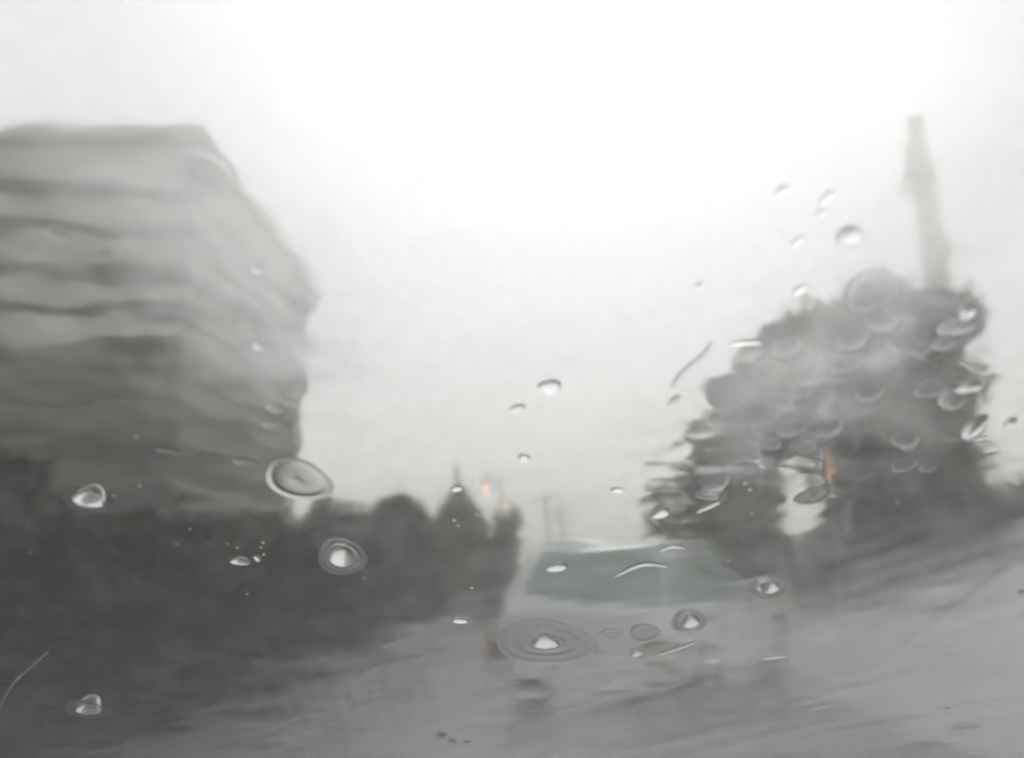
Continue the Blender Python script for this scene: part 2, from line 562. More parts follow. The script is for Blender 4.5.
street_lamp('dimmer amber street lamp over the round grey tree', 504, 506, 38, .6, .11)

def amber_stack():
    Y = 9.6
    p = at(829, 472, Y)
    t = thing('warning_lamp', 'post with three amber lamps stacked one over another, in front of the largest tree', 'lamp', (p.x, Y, bank_z(p.x, Y)))
    z0 = p.z - bank_z(p.x, Y)
    bm = bmesh.new()
    cone(bm, (.03, .06, -.1), (.03, .06, z0 + .3), .018, .016, 10)
    obj('post', bm, M['steel'], t, True)
    bm = bmesh.new()
    box(bm, -.075, .075, 0, .03, z0 - .24, z0 + .24, .01)
    obj('backplate', bm, M['plastic'], t)
    for k, (py, r) in enumerate(((460, .015), (472, .023), (484, .017))):
        zz = at(829, py, Y).z - bank_z(p.x, Y)
        bm = bmesh.new()
        bmesh.ops.create_uvsphere(bm, u_segments=14, v_segments=8, radius=1, matrix=Matrix.Translation((0, 0, zz)) @ Matrix.Diagonal((r * .8, r * .7, r, 1)))
        obj('lamp_lens', bm, M['amber'], t, True)
amber_stack()

def glint_bead():  # amber reflection in a drop, built as an added glowing bead
    Y = 9.9
    p = at(686, 531, Y)
    t = thing('amber_glint', 'tiny amber glint, added as a glowing bead on a stake in front of the low bushy tree', 'lamp', (p.x, Y, 0))
    bm = bmesh.new(); cone(bm, (0, 0, 0), (0, 0, p.z), .015, .012, 8); obj('added_stake', bm, M['steel'], t, True)
    bm = bmesh.new(); bmesh.ops.create_uvsphere(bm, u_segments=12, v_segments=8, radius=.017, matrix=Matrix.Translation((0, 0, p.z)))
    obj('lens', bm, M['amber'], t, True)
glint_bead()

# ------------------------------------------------------------------ pale hatchback ahead
def loft(rings, cap=True):
    bm = bmesh.new()
    vr = [[bm.verts.new(p) for p in r_] for r_ in rings]
    for a, b in zip(vr, vr[1:]):
        n = len(a)
        for i in range(n):
            bm.faces.new((a[i], a[(i + 1) % n], b[(i + 1) % n], b[i]))
    if cap:
        bm.faces.new(vr[0]); bm.faces.new(vr[-1])
    return bm

def car():
    # x = right, y = forward, origin on the ground under the middle of the tail
    yaw = R(-30)
    t = thing('parked_car', 'pale silver hatchback with green tinted windows, stopped at an angle on the road', 'car', (.27, 7.0, .02), yaw)
    def ring(y, hw, z0, z1, k=.5, tuck=.9):
        # rounded body section: sill, side bulge, shoulder, top
        pts = [(-hw * .86, z0), (-hw * .97, z0 + (z1 - z0) * .18), (-hw, z0 + (z1 - z0) * .5), (-hw * .985, z0 + (z1 - z0) * .8), (-hw * .93, z1 - .02), (-hw * .80, z1 + .012)]
        full = pts + [(0, z1 + .03)] + [(-x, z) for x, z in reversed(pts)]
        return [(x, y, z) for x, z in full]
    st = [(0.0, .70, .36, .90), (.05, .79, .31, .925), (.22, .85, .27, .935), (.8, .87, .2, .93), (1.6, .875, .2, .925), (2.4, .87, .2, .92), (2.9, .865, .2, .90), (3.3, .85, .21, .85), (3.7, .80, .24, .76), (3.92, .68, .32, .62)]
    bm = loft([ring(*s) for s in st])
    body = obj('body', bm, M['paint'], t, True)
    mod = body.modifiers.new('soft', 'SUBSURF'); mod.levels = 1; mod.render_levels = 2
    # cabin: roof and pillars
    def cab(y, hw, z, dz):
        return [(-hw, y, z), (-hw * .93, y, z + dz * .6), (-hw * .6, y, z + dz), (0, y, z + dz * 1.15), (hw * .6, y, z + dz), (hw * .93, y, z + dz * .6), (hw, y, z)]
    ZB, ZT = .90, 1.395
    lower = [(-.79, .10), (-.80, 1.5), (-.76, 2.75), (.76, 2.75), (.80, 1.5), (.79, .10)]
    upper = [(-.60, .36), (-.62, 1.2), (-.57, 1.95), (.57, 1.95), (.62, 1.2), (.60, .36)]
    bm = bmesh.new()
    rows = []
    for f_, dz in ((0, 0), (.35, .01), (.7, .015), (.93, .0), (1.0, .0)):
        sh = 1.0 if f_ < .95 else .93
        rows.append([bm.verts.new(((l[0] * (1 - f_) + u_[0] * f_) * sh, l[1] * (1 - f_) + u_[1] * f_ + (0 if f_ < .95 else (.04 if l[1] < 1 else (-.05 if l[1] > 2 else 0))), ZB + (ZT - ZB) * f_ + dz)) for l, u_ in zip(lower, upper)])
    for a, b in zip(rows, rows[1:]):
        for i in range(6):
            bm.faces.new((a[i], a[(i + 1) % 6], b[(i + 1) % 6], b[i]))
    top = rows[-1]
    c1 = [bm.verts.new((v.co.x * .55, v.co.y * .8 + .24, ZT + .035)) for v in top]
    for i in range(6):
        bm.faces.new((top[i], top[(i + 1) % 6], c1[(i + 1) % 6], c1[i]))
    bm.faces.new(c1)
    obj('roof', bm, M['paint'], t, True)

    def P(side, f_, g):           # point on a cabin face, f_ up, g along
        l0, l1, u0, u1 = side
        lo = Vector(l0).lerp(Vector(l1), g); hi = Vector(u0).lerp(Vector(u1), g)
        return lo.lerp(hi, f_)
    def pane(name, la, lb, ua, ub, f0, f1, g0, g1, out, skew=0.0, mat='carglass'):
        side = ((*la, ZB), (*lb, ZB), (*ua, ZT), (*ub, ZT))
        bm = bmesh.new()
        o = Vector(out)
        n = 6
        fr, bk = [], []
        for f_, ga, gb in ((f0, g0, g1), ((f0 + f1) / 2, g0 + skew / 2, g1), (f1, g0 + skew, g1)):
            fr.append([P(side, f_, ga + (gb - ga) * k / n) + o * .022 for k in range(n + 1)])
            bk.append([P(side, f_, ga + (gb - ga) * k / n) + o * .004 for k in range(n + 1)])
        def sheet(rows):
            vv = [[bm.verts.new(p) for p in r_] for r_ in rows]
            for a, b in zip(vv, vv[1:]):
                for i in range(n):
                    bm.faces.new((a[i], a[i + 1], b[i + 1], b[i]))
            return vv
        A, B = sheet(fr), sheet(bk)
        border_a = A[0] + [r_[-1] for r_ in A[1:]] + A[-1][-2::-1] + [A[1][0]]
        border_b = B[0] + [r_[-1] for r_ in B[1:]] + B[-1][-2::-1] + [B[1][0]]
        for i in range(len(border_a)):
            j = (i + 1) % len(border_a)
            bm.faces.new((border_a[i], border_a[j], border_b[j], border_b[i]))
        return obj(name, bm, M[mat], t)
    pane('rear_window', lower[0], lower[5], upper[0], upper[5], .12, .92, .12, .995, (0, -1, .5))
    for s, (i0, i1, i2) in ((1, (5, 4, 3)), (-1, (0, 1, 2))):
        pane('side_window', lower[i0], lower[i1], upper[i0], upper[i1], .12, .90, .003, .97, (s, 0, .35))
        pane('side_window', lower[i1], lower[i2], upper[i1], upper[i2], .12, .90, .03, .88, (s, 0, .35))
    pane('windscreen', lower[2], lower[3], upper[2], upper[3], .08, .92, .06, .94, (0, 1, .7))
    # lamps, bumper, plate
    for s in (-1, 1):
        bm = bmesh.new()
        box(bm, min(s * .62, s * .875), max(s * .62, s * .875), -.045, .26, .44, .62, .025)
        obj('tail_lamp', bm, M['redlens'], t)
    bm = bmesh.new()
    box(bm, -.80, .80, -.06, .2, .28, .43, .04)
    obj('bumper', bm, M['paint'], t)
    bm = bmesh.new()
    box(bm, -.26, .26, -.018, .02, .50, .61, .005)
    obj('number_plate', bm, M['plate'], t)
    bm = bmesh.new()
    cone(bm, (0, .1, .99), (.25, .07, 1.02), .012, .008, 8)
    obj('wiper', bm, M['plastic'], t)
    # wheels
    for y in (.72, 3.22):
        for s in (-1, 1):
            bm = bmesh.new()
            prof = [(.20, .0), (.29, -.005), (.305, .02), (.305, .16), (.29, .185), (.20, .18)]
            nseg = 28
            rg_ = []
            for k in range(nseg):
                a = 2 * math.pi * k / nseg
                rg_.append([bm.verts.new((s * (.70 + px_), y + r_ * math.cos(a), .305 + r_ * math.sin(a))) for r_, px_ in prof])
            for k in range(nseg):
                a, b = rg_[k], rg_[(k + 1) % nseg]
                for i in range(len(prof)):
                    j = (i + 1) % len(prof)
                    bm.faces.new((a[i], a[j], b[j], b[i]))
            wh = obj('wheel', bm, M['tyre'], t, True)
            bm = bmesh.new()
            cone(bm, (s * .76, y, .305), (s * .86, y, .305), .205, .19, 24)
            for k in range(5):
                a = 2 * math.pi * k / 5
                cone(bm, (s * .862, y, .305), (s * .872, y + .18 * math.cos(a), .305 + .18 * math.sin(a)), .03, .02, 6)
            obj('rim', bm, M['rim'], wh)
        for s in (-1, 1):
            bm = bmesh.new()
            nseg = 20
            for k in range(nseg):
                a0 = math.pi * k / nseg; a1 = math.pi * (k + 1) / nseg
                q = [(s * .862, y + r_ * math.cos(a), .305 + r_ * math.sin(a)) for r_, a in ((.325, a0), (.325, a1), (.37, a1), (.37, a0))]
                q2 = [(s * .885, p[1], p[2]) for p in q]
                va = [bm.verts.new(p) for p in q]; vb = [bm.verts.new(p) for p in q2]
                bm.faces.new(va); bm.faces.new(vb)
                for i in range(4):
                    bm.faces.new((va[i], va[(i + 1) % 4], vb[(i + 1) % 4], vb[i]))
            obj('arch_trim', bm, M['plastic'], t)
    for s in (-1, 1):
        bm = bmesh.new()
        box(bm, min(s * .84, s * 1.0), max(s * .84, s * 1.0), 2.42, 2.54, .92, 1.06, .03)
        obj('door_mirror', bm, M['paint'], t)
        for yy in (1.2, 2.15):
            bm = bmesh.new()
            box(bm, min(s * .868, s * .895), max(s * .868, s * .895), yy - .09, yy + .09, .78, .81, .008)
            obj('door_handle', bm, M['plastic'], t)
    return t
car()

# ------------------------------------------------------------------ windscreen, rain film, raindrops
SLOPE = R(33)
AX = CM @ Vector((0, 0, -1))
P0 = CAM + AX * 0.27
UX = Vector((1, 0, 0))
VX = Vector((0, -math.cos(SLOPE), math.sin(SLOPE)))
NX = Vector((0, math.sin(SLOPE), math.cos(SLOPE)))
RC = 2.6                                   # bend of the glass across its width

def to_pane(px, py):
    """where the sight line through a picture point meets the glass -> (a, b) on the pane"""
    d = ray(px, py)
    s = (P0 - CAM).dot(NX) / d.dot(NX)
    for _ in range(4):
        p = CAM + d * s
        a = (p - P0).dot(UX)
        s = ((P0 - CAM).dot(NX) - a * a / (2 * RC)) / d.dot(NX)
    p = CAM + d * s
    return (p - P0).dot(UX), (p - P0).dot(VX), s

def S_np(a, b, h):
    base = np.array(P0)
    return base + np.outer(a, UX) + np.outer(b, VX) + np.outer(h - a * a / (2 * RC), NX)

def closed_sheet(name, na, nb, A0, A1, B0, B1, top, bot, mat, parent=None):
    a = np.linspace(A0, A1, na); b = np.linspace(B0, B1, nb)
    aa, bb = np.meshgrid(a, b)
    af, bf = aa.ravel(), bb.ravel()
    vt = S_np(af, bf, top(af, bf)); vb = S_np(af, bf, bot(af, bf))
    n = na * nb
    i = np.arange(n).reshape(nb, na)
    ft = np.stack([i[:-1, :-1], i[:-1, 1:], i[1:, 1:], i[1:, :-1]], -1).reshape(-1, 4)[:, ::-1]
    fb = ft[:, ::-1] + n
    rim = np.concatenate([i[0, :], i[1:, -1], i[-1, -2::-1], i[-2:0:-1, 0]])
    nx = np.roll(rim, -1)
    fs = np.stack([nx, nx + n, rim + n, rim], -1)
    return np_mesh(name, np.concatenate([vt, vb]), np.concatenate([ft, fb, fs]), mat, parent)

ws = thing('windscreen', 'misted sloping windscreen of our own car, wet all over with rain', 'windscreen', (0, 0, 0))
A0, A1, B0, B1 = -.72, .92, -.42, .34
bm = bmesh.new()
def strip(a0, a1, b0, b1, n):
    for k in range(n):
        q0 = a0 + (a1 - a0) * k / n; q1 = a0 + (a1 - a0) * (k + 1) / n
        v8 = []
        for h in (-.012, .006):
            for (a, b) in ((q0, b0), (q1, b0), (q1, b1), (q0, b1)):
                v8.append(bm.verts.new(P0 + UX * a + VX * b + NX * (h - a * a / (2 * RC))))
        for f_ in ((0, 1, 2, 3), (4, 5, 6, 7), (0, 1, 5, 4), (1, 2, 6, 5), (2, 3, 7, 6), (3, 0, 4, 7)):
            bm.faces.new([v8[i] for i in f_])
strip(A0 - .02, A1 + .02, B0 - .022, B0 - .001, 24)
strip(A0 - .02, A1 + .02, B1 + .001, B1 + .022, 24)
strip(A0 - .022, A0 - .001, B0, B1, 1)
strip(A1 + .001, A1 + .022, B0, B1, 1)
obj('rubber_seal', bm, M['rubber'], ws)

# smooth value noise in numpy
def vnoise(x, y, seed):
    r = np.random.default_rng(seed)
    T = 512
    tab = r.uniform(-1, 1, (T, T))
    xi = np.floor(x).astype(int); yi = np.floor(y).astype(int)
    fx = x - xi; fy = y - yi
    ux = fx ** 3 * (fx * (fx * 6 - 15) + 10); uy = fy ** 3 * (fy * (fy * 6 - 15) + 10)
    g = lambda i, j: tab[i % T, j % T]
    return (g(xi, yi) * (1 - ux) + g(xi + 1, yi) * ux) * (1 - uy) + (g(xi, yi + 1) * (1 - ux) + g(xi + 1, yi + 1) * ux) * uy

def worley(x, y, seed):
    r = np.random.default_rng(seed)
    jx, jy = r.random((256, 256)), r.random((256, 256))
    xi = np.floor(x).astype(int); yi = np.floor(y).astype(int)
    f1 = np.full(x.shape, 9.0); f2 = np.full(x.shape, 9.0)
    for dx in (-1, 0, 1):
        for dy in (-1, 0, 1):
            cx, cy = xi + dx, yi + dy
            d = np.hypot(cx + jx[cx % 256, cy % 256] - x, cy + jy[cx % 256, cy % 256] - y)
            f2 = np.minimum(f2, np.maximum(f1, d)); f1 = np.minimum(f1, d)
    return f1, f2

def cells_at(a, b):
    wx = a + .007 * vnoise(a / .014, b / .012, 51) + .003 * vnoise(a / .006, b / .005, 54); wy = b + .006 * vnoise(a / .014 + 7, b / .012 + 3, 52)
    return worley(wx / .015, wy / .012, 53)

# ---- glass pane with its breath of condensation and painted sky glare (weight per vertex)
pane_ = closed_sheet('glass_pane', 1000, 480, A0, A1, B0, B1, lambda a, b: 0 * a, lambda a, b: 0 * a - .005, M['pane'], ws)
def mist_weight(a, b):
    def blob(px, py, rx, ry, rot=0.0):
        ca, cb, s = to_pane(px, py)
        kx, ky = rx / F * s, ry / F * s
        c_, s_ = math.cos(rot), math.sin(rot)
        u = ((a - ca) * c_ + (b - cb) * s_) / kx
        w = (-(a - ca) * s_ + (b - cb) * c_) / ky
        return np.exp(-(u * u + w * w))
    m = .035 + .015 * vnoise(a / .09, b / .06, 41)
    ra = a * math.cos(.68) + b * math.sin(.68); rb = -a * math.sin(.68) + b * math.cos(.68)
    streak = vnoise(ra / .10, rb / .006, 42) * .5 + vnoise(ra / .05, rb / .0026, 43) * .4 + vnoise(a / .05, b / .03, 44) * .4 + vnoise(a / .004, b / .004, 48) * .12
    low = blob(860, 750, 400, 150, .25) + blob(1010, 625, 230, 130, .3) + .6 * blob(590, 790, 250, 95, .1)
    low = np.clip(low, 0, 1)
    m += low * (.33 + .20 * streak)
    # beads and seams where drops have run together in front of the trees
    tr = np.clip(blob(850, 370, 150, 110) + .8 * blob(740, 440, 90, 60), 0, 1)
    f1, f2 = cells_at(a, b)
    m += tr * (.09 + .17 * np.exp(-((f2 - f1) / .11) ** 2) * np.clip(.35 + vnoise(a / .02, b / .016, 55) * 1.3, 0, 1) + .07 * vnoise(a / .03, b / .03, 45) + .11 * vnoise(a / .012, b / .011, 9))
    fine = .022 * vnoise(a / .006, b / .005, 56) + .03 * vnoise(a / .013, b / .010, 57)
    m += fine * (1 + 1.6 * blob(180, 330, 230, 170))
    # extra mist added to paint sky glare over building top, wall edge and pole
    m += .36 * blob(225, 215, 125, 110) + .03 * blob(60, 150, 170, 60) + .26 * blob(300, 330, 75, 95) + .6 * blob(922, 200, 60, 110) + .22 * blob(800, 360, 80, 70)
    m += blob(300, 350, 60, 80) * .25 * np.clip(vnoise(a / .03, b / .007, 46), 0, 1)
    m += blob(690, 455, 45, 38) * .9 * np.clip(vnoise(a / .012, b / .004, 47) - .15, 0, 1)
    m -= .035 * blob(150, 590, 330, 130)
    m += .16 * blob(700, 655, 55, 26)
    m -= .05 * blob(110, 450, 190, 80)
    # the line a wiper edge has left
    (x0, y0), (x1, y1) = to_pane(862, 668)[:2], to_pane(1005, 560)[:2]
    L = math.hypot(x1 - x0, y1 - y0)
    al = ((a - x0) * (x1 - x0) + (b - y0) * (y1 - y0)) / L; ac = (-(a - x0) * (y1 - y0) + (b - y0) * (x1 - x0)) / L
    m -= .16 * np.exp(-(ac / .0022) ** 2) * ((al > 0) & (al < L)) 
    # rubbed lines near the bottom
    m += .05 * blob(345, 705, 70, 50) * np.sin(a / .0016)
    return 1 - np.sqrt(1 - np.clip(m, .004, .43))      # shared by the four faces of glass and film
_a = np.linspace(A0, A1, 1000); _b = np.linspace(B0, B1, 480)
_aa, _bb = np.meshgrid(_a, _b)
_w = mist_weight(_aa.ravel(), _bb.ravel())
_at = pane_.data.attributes.new('mist', 'FLOAT', 'POINT')
_at.data.foreach_set('value', np.concatenate([_w, _w]).astype(np.float32))

def bump_at(a, b, px, py, rpx):
    ca, cb, s = to_pane(px, py)
    rr = rpx / F * s
    return np.exp(-((a - ca) ** 2 + (b - cb) ** 2) / (rr * rr))

def film_height(a, b):
    mm = .001
    # broad undulation, flowing bands across the slope, and swollen cells where drops have merged
    h = .26 * vnoise(a / .055 + 9, b / .030 + 3, 1)
    h += .15 * vnoise(a / .022 + 5, b / .014 + 8, 2)
    ra = a * math.cos(.35) + b * math.sin(.35); rb = -a * math.sin(.35) + b * math.cos(.35)
    h += .05 * vnoise(ra / .030, rb / .0070, 3)
    f1, f2 = cells_at(a, b)
    mask = bump_at(a, b, 850, 410, 170) + .7 * bump_at(a, b, 690, 470, 70) + .25 * bump_at(a, b, 300, 380, 110)
    mask = np.clip(mask, 0, 1)
    h += mask * .36 * (1 - np.minimum(f1, 1) ** 2)
    h += mask * .09 * vnoise(a / .007, b / .006, 5)
    jag = np.clip(bump_at(a, b, 690, 450, 45), 0, 1)
    h += jag * .2 * vnoise(a / .006, b / .0035, 6)
    edge = np.clip(bump_at(a, b, 305, 350, 75), 0, 1)
    bld = np.clip(bump_at(a, b, 150, 330, 230), 0, 1)
    h += bld * (.10 * vnoise(a / .016, b / .009, 8) + .05 * vnoise(a / .008, b / .006, 10))
    h += edge * .26 * vnoise(a / .011, b / .008, 7)
    h = h * (1 - .8 * bump_at(a, b, 425, 497, 75)) * (1 - .5 * bump_at(a, b, 560, 580, 70))
    return (.75 + .8 * h) * mm * .8 + .0004

closed_sheet('rain_film', 900, 560, A0 + .02, A1 - .02, B0 + .01, B1 - .01, film_height, lambda a, b: 0 * a + .0003, M['film'])
_a = np.linspace(A0 + .02, A1 - .02, 900); _b = np.linspace(B0 + .01, B1 - .01, 560)
_aa, _bb = np.meshgrid(_a, _b)
_w = mist_weight(_aa.ravel(), _bb.ravel())
_at = bpy.data.objects['rain_film'].data.attributes.new('mist', 'FLOAT', 'POINT')
_at.data.foreach_set('value', np.concatenate([_w, _w]).astype(np.float32))
tag(bpy.data.objects['rain_film'], 'thin rippled film of rain water running over the windscreen', 'rain water', None, 'stuff')

def raindrop(label, px, py, rpx, prof, ax=1.0, ay=1.0, rot=0.0, group='raindrops on the windscreen', name='raindrop', nseg=40, sh=0.0, rc=1.0, ph=None, hs=1.0):
    """a lathe profile [(r, height)] in units of the drop radius, laid on the glass"""
    ca, cb, s = to_pane(px, py)
    rr = rpx / F * s
    base = P0 + UX * ca + VX * cb + NX * (.0034 - ca * ca / (2 * RC))
    v = []
    faces = []
    rg = random.Random(int(px * 13 + py * 7))
    ph1, ph2 = rg.uniform(0, 6.28), rg.uniform(0, 6.28)
    if ph is not None:
        ph1 = ph
    c, s_ = math.cos(rot), math.sin(rot)
    def put(r, ang, h):
        w = 1 + .07 * math.sin(2 * ang + ph1) + .05 * math.sin(3 * ang + ph2)
        x, y = r * w * math.cos(ang) * ax, r * w * math.sin(ang) * ay
        if r < rc and h > 0:
            y += sh * rc * (1 - (r / rc) ** 2)
        return UX * (x * c - y * s_) * rr + VX * (x * s_ + y * c) * rr + NX * (h * rr * (1 if r < rc or sh == 0 else .6 + .4 * math.sin(ang + ph1)))
    v.append(put(0, 0, prof[0][1]))
    prof = [(r, h * hs) for r, h in prof]
    v[0] = put(0, 0, prof[0][1])
    for (r, h) in prof[1:]:
        for k in range(nseg):
            v.append(put(r, 2 * math.pi * k / nseg, h))
    nr = len(prof) - 1
    v.append(NX * (-.003 * rr))
    last = len(v) - 1
    rb = len(v)
    for k in range(nseg):
        v.append(put(prof[-1][0], 2 * math.pi * k / nseg, -.003))
    bm = bmesh.new()
    bv = [bm.verts.new(p) for p in v]
    for k in range(nseg):
        j = (k + 1) % nseg
        bm.faces.new((bv[0], bv[1 + k], bv[1 + j]))
        for q in range(nr - 1):
            o0, o1 = 1 + q * nseg, 1 + (q + 1) * nseg
            bm.faces.new((bv[o0 + k], bv[o1 + k], bv[o1 + j], bv[o0 + j]))
        o = 1 + (nr - 1) * nseg
        bm.faces.new((bv[o + k], bv[rb + k], bv[rb + j], bv[o + j]))
        bm.faces.new((bv[rb + k], bv[last], bv[rb + j]))
    ob = obj(name, bm, M['water'], None, True)
    ob.location = base
    me = ob.data
    # keep the flat underside and the rim crisp
    for p in me.polygons:
        if any(i >= last for i in p.vertices):
            p.use_smooth = False
    return tag(ob, label, 'raindrop', group)

def cap(theta=55, n=14, p=1.0):
    """spherical cap of unit base radius with contact angle theta"""
    th = R(theta)
    Rs = 1 / math.sin(th)
    out = []
    for k in range(n + 1):
        a = th * k / n
        out.append((Rs * math.sin(a), Rs * math.cos(a) - Rs * math.cos(th)))
    return out

def ringed(core=.2, theta=60, rings=3, amp=.02, n=60):
    amp *= .3
    """small cap in the middle of spreading rings"""
    out = [(r * core, h * core + amp * 1.5) for r, h in cap(theta, 10)]
    for k in range(1, n + 1):
        r = core + (1 - core) * k / n
        f_ = (r - core) / (1 - core)
        out.append((r, amp * 1.5 * (1 - f_) ** .6 + amp * math.sin(f_ * rings * 2 * math.pi) * (1 - f_) ** .9))
    out[-1] = (1.0, .0)
    return out

def crater(theta=35, amp=.06, n=40):
    amp *= .34
    """raised rim round a shallow dish with a small dome inside"""
    out = []
    for k in range(n + 1):
        r = k / n
        h = amp * math.exp(-((r - .82) / .1) ** 2) * 1.4 + amp * .9 * math.exp(-(r / .33) ** 2)
        out.append((r, h * (1 if r < .97 else (1 - r) / .03)))
    return out

raindrop('largest bright drop with spreading rings, under the car rear window', 545, 643, 46, ringed(.27, 62, 2.4, .026), 1.0, .95, sh=.5, rc=.27)
raindrop('bright drop with a pale crescent below it, in the dark hedge left of centre', 342, 557, 24, ringed(.56, 62, 1.2, .07), 1, 1.3, sh=.45, rc=.56)
raindrop('bright diamond shaped drop at the left, low on the banded building', 87, 501, 19, ringed(.62, 62, 1.0, .02), 1.05, 1.1, -.9, sh=.5, rc=.62, hs=1.9)
raindrop('pale blurred drop at the bottom left over the dark hedge foot', 87, 709, 17, ringed(.55, 62, 1.0, .02), 1.1, 1.1, -.6, sh=.5, rc=.55, hs=1.9)
raindrop('wide crater shaped drop with a raised rim at the lower right corner of the building', 298, 481, 32, crater(amp=.05), 1.05, .95, -.25, sh=.001, rc=.1, ph=-2.5)
raindrop('bright oval drop with dark ends, right end of the car', 768, 588, 17, ringed(.6, 62, 1.0, .07), 1.05, 1.1, .3, sh=.32, rc=.6)
raindrop('bright oval drop with a dark outline, on the lower right of the car', 689, 621, 17, ringed(.6, 62, 1.0, .07), 1.05, 1.2, .15, sh=.32, rc=.6)
raindrop('faint flat ringed drop between the two brightest drops on the car', 645, 633, 14, crater(amp=.05), 1.1, 1.2, sh=.001, rc=.1)
raindrop('small flat drop just right of the largest ringed drop', 612, 634, 10, crater(amp=.06), 1.2, 1.0, sh=.001, rc=.1)
raindrop('small dark topped drop below the car window line', 636, 652, 6, cap(55), 1.2, 1.3)
raindrop('small yellowish glinting drop in the dark hedge, left of the crescent drop', 240, 562, 7, cap(60), 1.3, .9)
raindrop('tiny drop at the right side of the yellowish glinting drop', 257, 559, 3.5, cap(60), 1, 1.5)
raindrop('round drop with a dark arc at its upper left, alone in the white sky', 850, 237, 11, cap(42), 1, 1, .8)
raindrop('slanted upper drop in the sky, left of the utility pole', 828, 200, 7, cap(32), .6, 1.3, -.5)
raindrop('slanted drop just under the slanted upper drop in the sky', 822, 215, 5, cap(30), .7, 1.1, -.5)
raindrop('faint small drop, highest left of the sky group', 784, 193, 6, cap(28), 1.2, .8, .4)
raindrop('thin slanted drop in the sky, left below the slanted pair', 799, 243, 6, cap(32), 1.3, .6, .7)
raindrop('dark little slanted drop in the sky just above the tree top edge', 801, 291, 6, cap(50), 1.3, .7, .8)
raindrop('tiny faint drop in the sky left of the tree top', 700, 288, 4, cap(34))
raindrop('round drop with a dark arch, highest in the middle of the white sky', 550, 388, 10, cap(46), 1.1, 1)
raindrop('small flat drop left below the dark arched drop in the middle sky', 517, 410, 7, cap(40), 1.3, .8, .3)
raindrop('tiny dark topped drop in the sky above the conifer and amber lamps', 524, 459, 6, cap(58), 1, 1)
raindrop('big swollen drop on the top edge of the largest tree', 872, 292, 25, crater(amp=.022), 1, .9, .4, sh=.001, rc=.1)
raindrop('clear drop at the top right shoulder of the largest tree', 968, 314, 8, cap(40), 1, 1.1)
raindrop('crescent shaped drop at the right edge of the largest tree', 975, 428, 12, cap(34), .8, 1.3, -.3)
raindrop('little grey drop in the sky right of the crescent shaped drop', 1012, 424, 7, cap(46), .8, 1)
raindrop('curved drop clinging to the right edge of the tree crown', 970, 388, 9, cap(32), 1.4, .8, .3)
raindrop('ringed drop in the middle of the largest tree, above the amber lamps', 821, 430, 20, crater(amp=.07), 1, 1, .4, sh=.001, rc=.1)
raindrop('lumpy drop at the foot of the three amber lamps', 815, 496, 15, crater(amp=.10), 1.2, .9, .5, sh=.001, rc=.1)
raindrop('white glinting drop at the left edge of the low bushy tree', 661, 514, 8, cap(54), 1.2, .9, .5)
raindrop('dark specked drop in the pale sky beside the low bushy tree', 618, 491, 5, cap(58), 1.4, .8)
raindrop('white glint drop high on the right wall of the building', 257, 347, 6, cap(60), 1, 1.1)
raindrop('faint drop on the right wall near the building roof line', 257, 272, 6, cap(44), 1.3, .9, .5)
raindrop('large faint round drop at the upper right corner of the building', 205, 172, 24, crater(amp=.022), 1, 1)
raindrop('pale glinting drop on top of the dome shaped conifer', 457, 490, 5, cap(60), 1.3, .8)
raindrop('small drop with a white lower edge, in the dark trees left of the car', 460, 621, 6, cap(58), 1.4, .8)
raindrop('white glint drop at the upper left of the car rear window', 557, 568, 8, cap(52), 1.5, .8, .3)
raindrop('pale oval drop at the lower right on the added pale bank', 965, 726, 8, cap(56), 1.5, .9)
raindrop('flat oval drop on the wet road at lower right of centre', 815, 705, 9, cap(46), 1.7, .8, .2)
raindrop('thin oval drop on the added pale bank, right of the car', 772, 657, 8, cap(40), 1.6, .6, .2)
raindrop('small pale drop on the road below the right end of the car', 712, 661, 6, cap(46), 1.5, .7, .2)
# shallow beads half merged into the film, nothing tells them apart
crown_px = [(925, 335, 48), (880, 330, 48), (940, 390, 44), (850, 370, 46), (800, 350, 36), (775, 390, 42), (745, 430, 40), (820, 420, 46), (880, 420, 52), (935, 440, 46), (690, 490, 40), (725, 470, 40)]
for k in range(24):
    qx, qy, qr = rng.choice(crown_px)
    raindrop('shallow blurred bead of water, one of many over the leaves of the right hand trees', qx + rng.uniform(-qr, qr) * .7, qy + rng.uniform(-.3, .9) * qr * .7, rng.uniform(8, 16), cap(rng.uniform(2.5, 6), 10),
             rng.uniform(.8, 1.3), rng.uniform(.7, 1.15), rng.uniform(-.3, .8), 'shallow beads over the right hand trees', nseg=28)
for k in range(7):
    raindrop('faint shallow bead of water over the wall of the banded building', rng.uniform(20, 300), rng.uniform(190, 470), rng.uniform(5, 10), cap(rng.uniform(4, 8), 10),
             rng.uniform(.9, 1.5), rng.uniform(.6, 1.0), rng.uniform(-.3, .4), 'faint beads over the building', nseg=24)
# the finest drops, nothing tells them apart
for k in range(26):
    px, py = rng.uniform(20, 500), rng.uniform(420, 660)
    raindrop('pin prick sized clear raindrop over the dark hedge and trees', px, py, rng.uniform(.9, 1.8), cap(46, 6), 1.2, 1, 0, 'finest raindrops over the hedge', nseg=12)
for k in range(20):
    px, py = rng.uniform(660, 1000), rng.uniform(480, 740)
    raindrop('pin prick sized clear raindrop low on the right side of the glass', px, py, rng.uniform(.9, 1.9), cap(46, 6), 1.5, .9, .3, 'finest raindrops low on the right', nseg=12)

